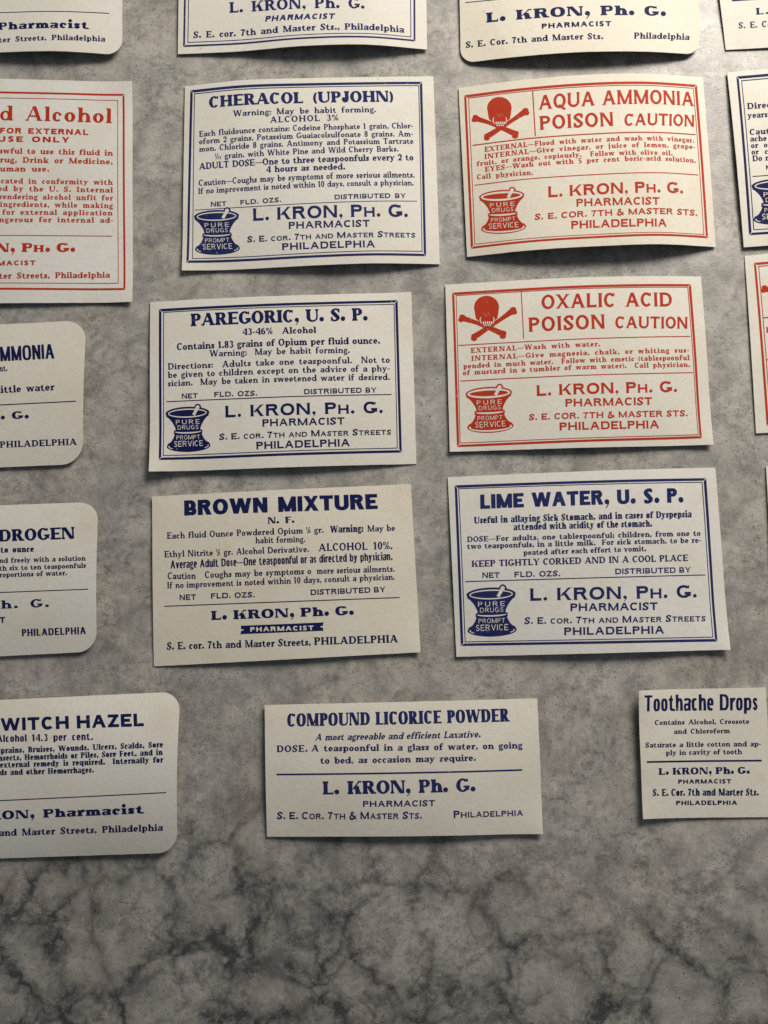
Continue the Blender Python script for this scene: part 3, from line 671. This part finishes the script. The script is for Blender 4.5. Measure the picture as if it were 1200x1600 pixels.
# ---------------------------------------------------------------- the labels, row by row
L = Label((270, 110, 2.857), [(55, 72), (1163, 27), (1192, 865), (43, 898)], [.3, 2.0, 1.9, 1.15, .3], [.5, 1.0, 2.0, 2.2, .5], C_, FADED_BLUE, 'square-cornered blue label headed CHERACOL (UPJOHN), with a mortar at its lower left', ears=[(0, 1, .8, 14)])
L.borders([(84, 94), (1108, 56), (1126, 824), (66, 854)], [(97, 105), (1098, 68), (1113, 808), (88, 840)], 10.5, 3.4)
L.text('CHERACOL (UPJOHN)', 'cooper', 162, 168, 985, 140, 50, q=8, name='title_line')
L.text('Warning: May be habit forming.', 'old', 270, 206, 908, 186, 27)
L.text('ALCOHOL 3%', 'old', 435, 234, 740, 223, 27)
for t, a in (('Each fluidounce contains: Codeine Phosphate 1 grain, Chlor-', (118, 297, 1072, 259)), ('oform 2 grains, Potassium Guaiacolsulfonate 8 grains, Am-', (118, 330, 1072, 295)),
             ('mon. Chloride 8 grains, Antimony and Potassium Tartrate', (118, 364, 1075, 328)), ('\u00b9 grain, with White Pine and Wild Cherry Barks.', (188, 397, 1008, 362))): L.text(t, 'old', *a, 26)
L.text('ADULT DOSE_One to three teaspoonfuls every 2 to', 'oldb', 118, 443, 1075, 402, 29); L.text('4 hours as needed.', 'oldb', 418, 456, 770, 442, 28)
L.text('Caution_Coughs may be symptoms of more serious ailments.', 'old', 116, 516, 1080, 479, 28); L.text('If no improvement is noted within 10 days, consult a physician.', 'old', 114, 552, 1076, 514, 27)
net_row(L, (170, 608, 240, 605), (302, 600, 484, 587), (722, 576, 1040, 570), 21)
L.rule(97, 624, 1090, 584, 3); L.mortar((98, 826, 303, 820, 205), False, C_)
kron_block(L, (358, 672, 1050, 655), (517, 708, 880, 698), (333, 768, 1083, 747), (488, 803, 903, 790), c=(55, 31, 27, 31))

L = Label((700, 110, 2.857), [(47, 78), (1137, 30), (1195, 788), (85, 833)], [.4, 2.7, 3.6, 3.0, .4], [.6, 3.2, 4.2, 4.0, .6], B_, RED, 'red poison label reading AQUA AMMONIA beside a skull and crossed bones')
L.borders([(77, 116), (1106, 69), (1156, 744), (107, 791)], [(92, 124), (1095, 80), (1142, 733), (120, 776)], 10, 3.2)
L.skull((110, 315, 365, 312, 195), B_); L.rule(378, 93, 390, 293, 5, 'divider_line'); L.rule(110, 335, 1105, 287, 5); L.rule(118, 513, 1118, 467, 4)
L.text('AQUA AMMONIA', 'flare', 405, 176, 1098, 160, 64, q=8, name='title_line'); L.text('POISON', 'flare', 410, 266, 740, 248, 62, q=8, name='title_line'); L.text('CAUTION', 'flare', 787, 248, 1100, 252, 53, q=8, name='title_line')
for t, a in (('EXTERNAL_Flood with water and wash with vinegar.', (163, 364, 1100, 323)), ('INTERNAL_Give vinegar, or juice of lemon, grape-', (163, 396, 1103, 352)), ('fruit, or orange, copiously.  Follow with olive oil.', (128, 428, 1003, 380)),
             ('EYES_Wash out with 5 per cent boric-acid solution.', (165, 453, 1107, 413)), ('Call physician.', (130, 487, 380, 466))): L.text(t, 'roman', *a, 22.5)
L.mortar((147, 735, 353, 722, 200), True, B_)
kron_block(L, (447, 567, 1050, 550), (573, 608, 945, 600), (388, 668, 1113, 650), (550, 707, 977, 698), 'S. E. COR. 7TH & MASTER STS.', c=(49, 34, 27, 35))

L = Label((225, 450, 2.7586), [(27, 62), (1152, 20), (1174, 758), (28, 795)], [.3, 1.2, 1.6, 1.2, .3], [.9, 1.4, 1.9, 1.4, .3], C_, BLUE, 'square-cornered blue label headed PAREGORIC, U. S. P., with a mortar at its lower left', ears=[(0, 1, 1.6, 16), (1, 0, .5, 12)])
L.borders([(70, 96), (1088, 57), (1106, 704), (69, 736)], [(85, 105), (1078, 70), (1092, 690), (83, 722)], 10.5, 3.4)
L.text('PAREGORIC, U. S. P.', 'cooper', 202, 165, 965, 140, 54, q=8, name='title_line')
L.text('43-46%  Alcohol', 'oldb', 425, 203, 742, 194, 28); L.text('Contains 1.83 grains of Opium per fluid ounce.', 'oldb', 142, 268, 1018, 240, 30); L.text('Warning:  May be habit forming.', 'old', 283, 296, 887, 280, 28)
for t, a in (('Directions:  Adults take one teaspoonful.  Not to', (103, 352, 1060, 322)), ('be given to children except on the advice of a phy-', (103, 388, 1060, 359)), ('sician.  May be taken in sweetened water if desired.', (103, 424, 1060, 396))): L.text(t, 'old', *a, 28)
net_row(L, (163, 477, 232, 475), (303, 470, 488, 464), (690, 458, 1003, 450), 22)
L.rule(97, 490, 1067, 459, 4); L.mortar((97, 710, 290, 703, 200), False, C_)
kron_block(L, (350, 558, 1030, 539), (510, 597, 865, 588), (325, 655, 1065, 632), (484, 695, 888, 682), c=(50, 31, 27, 32))

L = Label((695, 430, 2.8235), [(2, 42), (1130, 5), (1180, 750), (22, 780)], [.4, 1.6, 2.4, 1.9, .4], [.5, 1.2, 1.6, 1.2, .4], A_, RED, 'red poison label reading OXALIC ACID beside a skull and crossed bones', ears=[(1, 1, .9, 14), (0, 1, .5, 10)])
L.borders([(37, 82), (1081, 44), (1129, 714), (59, 753)], [(50, 90), (1072, 53), (1118, 703), (68, 740)], 10, 3.2)
L.skull((65, 293, 322, 288, 200), A_); L.rule(337, 67, 348, 280, 4, 'divider_line'); L.rule(60, 310, 1083, 270, 4); L.rule(68, 467, 1095, 430, 4)
L.text('OXALIC ACID', 'flare', 427, 150, 1003, 138, 62, q=8, name='title_line'); L.text('POISON', 'flare', 370, 250, 708, 235, 63, q=8, name='title_line'); L.text('CAUTION', 'flare', 752, 234, 1072, 236, 52, q=8, name='title_line')
for t, a in (('EXTERNAL_Wash with water.', (115, 343, 686, 313)), ('INTERNAL_Give magnesia, chalk, or whiting sus-', (117, 378, 1078, 341)), ('pended in much water.  Follow with emetic (tablespoonful', (82, 412, 1080, 374)), ('of mustard in a tumbler of warm water).  Call physician.', (80, 441, 1082, 404))): L.text(t, 'roman', *a, 22.5)
L.mortar((98, 700, 307, 690, 208), True, A_)
kron_block(L, (405, 533, 1025, 515), (532, 580, 915, 572), (372, 640, 1072, 622), (506, 685, 946, 675), 'S. E. COR. 7TH & MASTER STS.', c=(48, 34, 27, 35))

L = Label((225, 750, 2.6966), [(35, 70), (1124, 17), (1165, 725), (42, 785)], [.3, 1.0, 1.3, 1.0, .3], [.3, .9, 1.3, 1.1, .3], D_, BLUE, 'borderless square-cornered label headed BROWN MIXTURE in heavy plain capitals', ears=[(1, 1, .9, 18), (0, 0, .5, 12)])
L.text('BROWN MIXTURE', 'gothic', 170, 150, 985, 122, 64, q=8, name='title_line'); L.text('N. F.', 'cooper', 522, 184, 635, 180, 27)
L.text('Each fluid Ounce Powdered Opium \u00bc gr.', 'old', 97, 248, 757, 222, 27); L.text('Warning:', 'cond', 785, 222, 925, 218, 29); L.text('May be', 'old', 942, 218, 1058, 214, 27)
L.text('habit forming.', 'old', 470, 267, 680, 261, 27); L.text('Ethyl Nitrite \u00bd gr. Alcohol Derivative.', 'old', 86, 326, 696, 303, 27); L.text('ALCOHOL 10%.', 'old', 736, 300, 1047, 291, 32)
L.text('Average Adult Dose_One teaspoonful or as directed by physician.', 'gothicc', 112, 373, 1048, 337, 33)
L.text('Caution', 'old', 100, 418, 218, 416, 29); L.text('Coughs may be symptoms o', 'old', 257, 413, 705, 396, 28); L.text('more serious ailments.', 'old', 728, 396, 1056, 386, 28)
L.text('If no improvement is noted within 10 days, consult a physician.', 'old', 98, 457, 1057, 420, 27)
net_row(L, (150, 506, 220, 504), (282, 500, 467, 494), (702, 485, 1018, 472), 23)
L.rule(86, 532, 1077, 495, 4); L.text('L. KRON, Ph. G.', 'wide', 283, 590, 885, 568, 38, q=7, name='proprietor_line')
rb = L.emblem('ribbon_banner', [[(.0, .0), (1, .0), (.965, .5), (1, 1), (.0, 1), (.035, .5)], [(0, .62), (.05, .5), (.05, .9), (0, 1.05)], [(0, .38), (.05, .45), (.05, .1), (-.01, -.06)], [(1, .62), (.95, .5), (.95, .9), (1.01, 1.05)], [(1, .38), (.95, .45), (.95, .1), (1, -.05)]], [[(-.02, .42), (.035, .5), (-.02, .58)], [(1.02, .42), (.965, .5), (1.02, .58)]], (410, 649, 755, 635, 35))
L.text('PHARMACIST', 'gothicw', 448, 639, 715, 632, 19, ink=A_, dz=INK*2.4, parent=rb, name='banner_lettering')
L.text('S. E. cor. 7th and Master Streets,', 'oldb', 97, 715, 703, 697, 31); L.text('PHILADELPHIA', 'oldb', 717, 695, 1070, 684, 32)

L = Label((695, 725, 2.6667), [(12, 55), (1127, 15), (1183, 773), (48, 803)], [.3, 1.3, 1.9, 1.6, .3], [.3, 1.2, 1.8, 1.5, .4], E_, FADED_BLUE, 'blue bordered label headed LIME WATER beside the BROWN MIXTURE label', ears=[(1, 1, 1.2, 16), (0, 1, .6, 12)])
L.borders([(46, 94), (1084, 64), (1131, 734), (72, 753)], [(58, 103), (1072, 76), (1117, 721), (85, 741)], 10.5, 3.4)
L.text('LIME WATER, U. S. P.', 'gothic', 148, 187, 995, 160, 60, q=8, name='title_line')
L.text('Useful in allaying Sick Stomach, and in cases of Dyspepsia', 'cond', 122, 248, 1028, 222, 28); L.text('attended with acidity of the stomach.', 'cond', 287, 276, 865, 261, 28)
for t, a in (('DOSE_For adults, one tablespoonful; children, from one to', (93, 325, 1066, 299)), ('two teaspoonfuls, in a little milk.  For sick stomach, to be re-', (93, 354, 1068, 328)), ('peated after each effort to vomit.', (328, 380, 840, 363))): L.text(t, 'romanb', *a, 23)
L.text('KEEP TIGHTLY CORKED AND IN A COOL PLACE', 'romanb', 112, 429, 1013, 404, 27)
net_row(L, (156, 475, 229, 474), (290, 472, 481, 467), (710, 459, 1025, 452), 23)
L.rule(85, 490, 1086, 462, 4); L.mortar((93, 722, 303, 716, 210), False, C_)
kron_block(L, (355, 570, 1050, 556), (523, 613, 887, 608), (332, 667, 1087, 655), (497, 713, 914, 706), c=(52, 32, 28, 32))

L = Label((405, 1080, 2.6667), [(24, 57), (1158, 30), (1180, 592), (33, 606)], [.3, .9, 1.2, 1.0, .3], [.5, 1.3, 1.7, 1.4, .5], A_, FADED_BLUE, 'low wide label headed COMPOUND LICORICE POWDER in condensed blue capitals', vb=.9, ears=[(1, 1, .9, 14), (0, 0, .6, 12)])
L.text('COMPOUND LICORICE POWDER', 'condt', 117, 147, 1043, 126, 54, q=8, name='title_line')
L.text('A most agreeable and efficient Laxative.', 'oldb', 233, 205, 922, 192, 28, shear=.24); L.text('DOSE.', 'oldb', 73, 254, 202, 252, 28); L.text('A teaspoonful in a glass of water, on going', 'oldb', 218, 251, 1097, 238, 28)
L.text('to bed, as occasion may require.', 'oldb', 255, 302, 903, 290, 28); L.rule(72, 347, 1096, 328, 7); L.text('L. KRON, Ph. G.', 'cooper', 265, 430, 902, 417, 55, q=8, name='proprietor_line')
L.text('PHARMACIST', 'copper', 432, 482, 733, 478, 25); L.text('S. E. Cor. 7th & Master Sts.', 'copper', 75, 533, 678, 531, 30, sm=True); L.text('Philadelphia', 'copper', 810, 528, 1100, 519, 30, sm=True)

L = Label((980, 1060, 5.4545), [(87, 102), (1180, 78), (1232, 1182), (130, 1195)], [1.6, .9, .6, .5, .6], [1.3, .9, .6, .5, .4], A_, BLUE, 'small squarish label headed Toothache Drops at the right end of the bottom row', ears=[(0, 0, 1.2, 14), (0, 1, .6, 10)])
L.text('Toothache Drops', 'gothict', 145, 281, 1113, 270, 138, q=8, name='title_line')
L.text('Contains Alcohol, Creosote', 'romanb', 235, 397, 1040, 386, 42); L.text('and Chloroform', 'romanb', 398, 473, 875, 466, 42); L.text('Saturate a little cotton and ap-', 'romanb', 155, 590, 1140, 578, 44); L.text('ply in cavity of tooth', 'romanb', 330, 655, 978, 645, 44)
L.rule(168, 712, 1147, 700, 15); L.text('L. KRON, Ph. G.', 'wide', 267, 822, 1045, 812, 58, q=7, name='proprietor_line'); L.text('PHARMACIST', 'gothicw', 435, 898, 887, 895, 37)
L.text('S. E. Cor. 7th and Master Sts.', 'cond', 218, 1003, 1122, 998, 60); L.text('PHILADELPHIA', 'gothicw', 417, 1080, 937, 1078, 38)

L = Label((0, 0, 3.3333), [(-900, 405), (690, 430), (693, 1577), (-890, 1596)], [.3, 1.0, 1.3, 1.0, .4], [.3, .8, 1.1, .9, .3], E_, RED, 'large red bordered label ending in the word Alcohol at the left edge', ears=[(1, 1, .9, 16), (1, 0, .8, 14)])
L.borders([(-860, 478), (643, 494), (648, 1505), (-850, 1512)], [(-830, 508), (613, 523), (616, 1475), (-820, 1484)], 10, 3.5)
L.text('d Alcohol', 'cheltenham', 0, 626, 580, 641, 76, q=8, name='title_line')
L.text('FOR EXTERNAL', 'gothicw', 0, 694, 460, 704, 29); L.text('USE ONLY', 'gothicw', -12, 738, 362, 743, 29)
L.text('awful to use this fluid in', 'romanb', -10, 799, 587, 811, 29, pre='unl'); L.text('rug, Drink or Medicine,', 'romanb', 0, 846, 587, 856, 29, pre='D'); L.text('uman use.', 'romanb', 0, 893, 257, 894, 29, pre='h')
for t, a, p in (('cated in conformity with', (5, 955, 587, 963), ''), ('ed by the U. S. Internal', (-10, 995, 588, 1003), ''), ('rendering alcohol unfit for', (-5, 1037, 588, 1044), ''), ('ingredients, while making', (0, 1077, 588, 1084), ''), ('for external application', (12, 1118, 586, 1122), ''), ('ngerous for internal ad-', (-5, 1157, 590, 1160), 'da')): L.text(t, 'roman', *a, 28, pre=p)
L.rule(-800, 1236, 585, 1230, 4); L.text('N, Ph. G.', 'wide', -22, 1313, 392, 1312, 46, sm=True, pre='L. KRO', q=7, name='proprietor_line'); L.text('MACIST', 'gothicw', -12, 1383, 185, 1381, 25, pre='PHAR')
L.text('ter Streets, Philadelphia', 'romanb', -4, 1452, 572, 1446, 31, pre='S. E. cor. 7th and Mas')

L = Label((0, 490, 6.4), [(-1850, 182), (862, 66), (827, 1502), (-1850, 1620)], [.4, .5, .5, .5, .9], [.4, .5, .6, .8, .9], A_, BLUE, 'round-cornered label ending in MMONIA at the left edge, with the words little water', radius=215, vb=.8)
L.text('MMONIA', 'gothicc', 5, 478, 545, 448, 146, q=8, pre='A', name='title_line'); L.text('nt.', 'oldb', -5, 578, 75, 575, 62, pre='per ce'); L.text('little water', 'oldb', -22, 796, 545, 766, 72)
L.rule(-1600, 985, 760, 876, 10); L.text('. G.', 'wide', 8, 1058, 290, 1048, 74, pre='L. KRON, Ph', q=7, name='proprietor_line'); L.text('PHARMACIST', 'gothicw', -440, 1152, 4, 1138, 42); L.text('PHILADELPHIA', 'romanb', 0, 1342, 768, 1312, 64)

L = Label((0, 770, 5.9235), [(-1700, 170), (908, 84), (893, 1468), (-1700, 1600)], [.4, .5, .6, .9, 1.4], [.4, .5, .6, .8, 1.0], C_, BLUE, 'round-cornered label ending in DROGEN at the left edge, with directions for a solution', radius=175, vb=1.0)
L.text('DROGEN', 'cooper', -10, 452, 693, 425, 110, q=8, pre='HY', name='title_line'); L.text('to ounce', 'cond', 5, 555, 315, 546, 55)
L.text('nd freely with a solution', 'romanb', -5, 650, 793, 627, 47, pre='a'); L.text('th six to ten teaspoonfuls', 'romanb', -5, 722, 797, 693, 47, pre='wi'); L.text('roportions of water.', 'romanb', -4, 782, 622, 763, 47, pre='p')
L.rule(-1500, 978, 817, 892, 8); L.text('h. G.', 'romanb', 12, 1072, 455, 1056, 76, pre='L. KRON, P', q=7, name='proprietor_line'); L.text('T', 'gothicw', 0, 1206, 50, 1203, 55, pre='PHARMACIS'); L.text('PHILADELPHIA', 'gothicc', 205, 1328, 795, 1306, 66)

L = Label((0, 1060, 4.0), [(-750, 170), (1130, 82), (1110, 1088), (-760, 1150)], [.4, .6, .9, 1.1, 1.3], [.4, .6, .8, 1.0, 1.2], C_, BLUE, 'round-cornered label headed WITCH HAZEL at the left end of the bottom row', radius=118, vb=1.9)
L.text('WITCH HAZEL', 'gothicw', 5, 328, 900, 298, 80, q=8, name='title_line'); L.text('Alcohol 14.3 per cent.', 'gothicc', -20, 398, 583, 384, 44)
L.text('prains, Bruises, Wounds, Ulcers, Scalds, Sore', 'cond', 5, 468, 1020, 430, 36, pre='S'); L.text('nsects, Hemorrhoids or Piles, Sore Feet, and in', 'cond', -8, 515, 1017, 478, 36, pre='i')
L.text('external remedy is required.  Internally for', 'cond', 0, 558, 1020, 525, 36); L.text('ds and other Hemorrhages.', 'cond', 0, 605, 588, 588, 36)
L.rule(-600, 792, 1038, 713, 6); L.text('ON, Pharmacist', 'wide', 15, 880, 900, 843, 52, pre='L. KR', q=7, name='proprietor_line'); L.text('and Master Streets, Philadelphia', 'romanb', -5, 985, 1018, 951, 42)

L = Label((0, 0, 3.3333), [(-700, -560), (642, -600), (636, 287), (-700, 292)], [.4, .8, 1.0, .8, .6], [.4, 1.4, 2.2, 2.9, 1.4], C_, BLUE, 'round-cornered label ending in Pharmacist in the top left corner of the photo', radius=92)
L.rule(-600, 84, 570, 70, 4); L.text('Pharmacist', 'wide', -10, 156, 462, 151, 38, pre='L. KRON, ', q=7, name='proprietor_line'); L.text('ter Streets, Philadelphia', 'romanb', -6, 222, 548, 217, 28, pre='and Mas')

L = Label((260, 0, 2.7907), [(64, -600), (1122, -620), (1137, 215), (50, 236)], [.4, 1.0, 1.5, 1.0, .4], [.6, 1.3, 3.1, 3.2, .8], C_, FADED_BLUE, 'blue double-bordered label at the top edge with a slanted PHARMACIST line')
L.borders([(94, -560), (1078, -580), (1082, 177), (77, 201)], [(108, -545), (1062, -565), (1066, 161), (94, 185)], 8, 3.5)
L.text('L. KRON, Ph. G.', 'romanb', 275, 56, 865, 38, 46, q=7, name='proprietor_line'); L.text('PHARMACIST', 'gothicw', 430, 95, 732, 82, 24, shear=.25); L.text('S. E. cor. 7th and Master Sts., Philadelphia', 'romanb', 118, 166, 1037, 143, 28)

L = Label((700, 0, 2.4), [(35, -420), (925, -450), (942, 205), (48, 236)], [.4, 1.0, 1.4, 1.0, .5], [.6, 2.6, 3.6, 3.0, .9], B_, BLUE, 'round-cornered label at the top edge with Philadelphia printed apart at its lower right', radius=58)
L.rule(65, 10, 890, -22, 3); L.text('L. KRON, Ph. G.', 'wide', 143, 85, 818, 61, 36, q=7, name='proprietor_line'); L.text('PHARMACIST', 'gothicw', 352, 108, 612, 98, 19)
L.text('S. E. Cor. 7th and Master Sts.', 'romanb', 67, 180, 582, 147, 23); L.text('Philadelphia', 'romanb', 697, 145, 905, 150, 23)

L = Label((700, 0, 2.4), [(960, -420), (1830, -460), (1880, 150), (1042, 187)], [.4, 1.0, 1.4, 1.0, .5], [.4, .7, .9, .7, .4], A_, BLUE, 'square-cornered label in the top right corner of the photo, starting S. E.', vb=.6)
L.rule(1065, 2, 1800, -28, 6); L.text('L. KRON, Ph. G.', 'romanb', 1155, 55, 1640, 35, 25, q=7, name='proprietor_line'); L.text('S. E. Cor.', 'old', 1090, 107, 1238, 99, 23)

L = Label((1110, 90, 5.1667), [(135, 120), (2150, -10), (2330, 1400), (270, 1531)], [.6, 1.2, 1.5, 1.2, .6], [.9, 1.2, 1.5, 1.2, .6], A_, BLUE, 'thick bordered blue label with a dark mortar, cut by the right edge')
L.borders([(219, 162), (2070, 42), (2230, 1318), (322, 1424)], [(252, 187), (2040, 70), (2190, 1290), (350, 1390)], 20, 7)
L.text('Directions', 'romanb', 298, 417, 675, 390, 50); L.text('years)', 'romanb', 302, 490, 480, 480, 48); L.text('Caution', 'romanb', 318, 625, 585, 608, 48); L.text('ache', 'romanb', 322, 678, 455, 672, 46)
L.text('or  o', 'romanb', 328, 731, 462, 724, 44); L.text('or  co', 'romanb', 332, 783, 500, 776, 44); L.text('Do not', 'romanb', 340, 837, 545, 826, 46); L.text('NET', 'gothicw', 450, 905, 540, 900, 36)
L.rule(340, 960, 2080, 855, 7); L.mortar((345, 1358, 760, 1335, 380), False, A_)

L = Label((1140, 380, 3.0833), [(73, 60), (1290, -20), (1370, 850), (128, 916)], [.4, 1.2, 1.8, 1.2, .4], [.5, 1.0, 1.4, 1.0, .4], A_, RED, 'red bordered poison label cut by the right edge, showing one knob of a crossed bone')
L.borders([(122, 100), (1240, 25), (1310, 812), (184, 876)], [(140, 112), (1222, 38), (1294, 798), (198, 862)], 11, 4)
L.skull((160, 330, 440, 312, 212), A_); L.rule(452, 85, 464, 312, 5, 'divider_line'); L.rule(160, 360, 1250, 288, 6); L.rule(178, 562, 1280, 490, 5)
L.text('EXTERNAL', 'roman', 176, 432, 420, 416, 27)

L = Label((1140, 380, 3.0833), [(175, 1075), (1440, 1010), (1500, 1850), (216, 1925)], [.4, .8, 1.0, .8, .4], [.4, .8, 1.0, .8, .4], A_, BLUE, 'sliver of a plain paper label at the right edge beside the LIME WATER label')
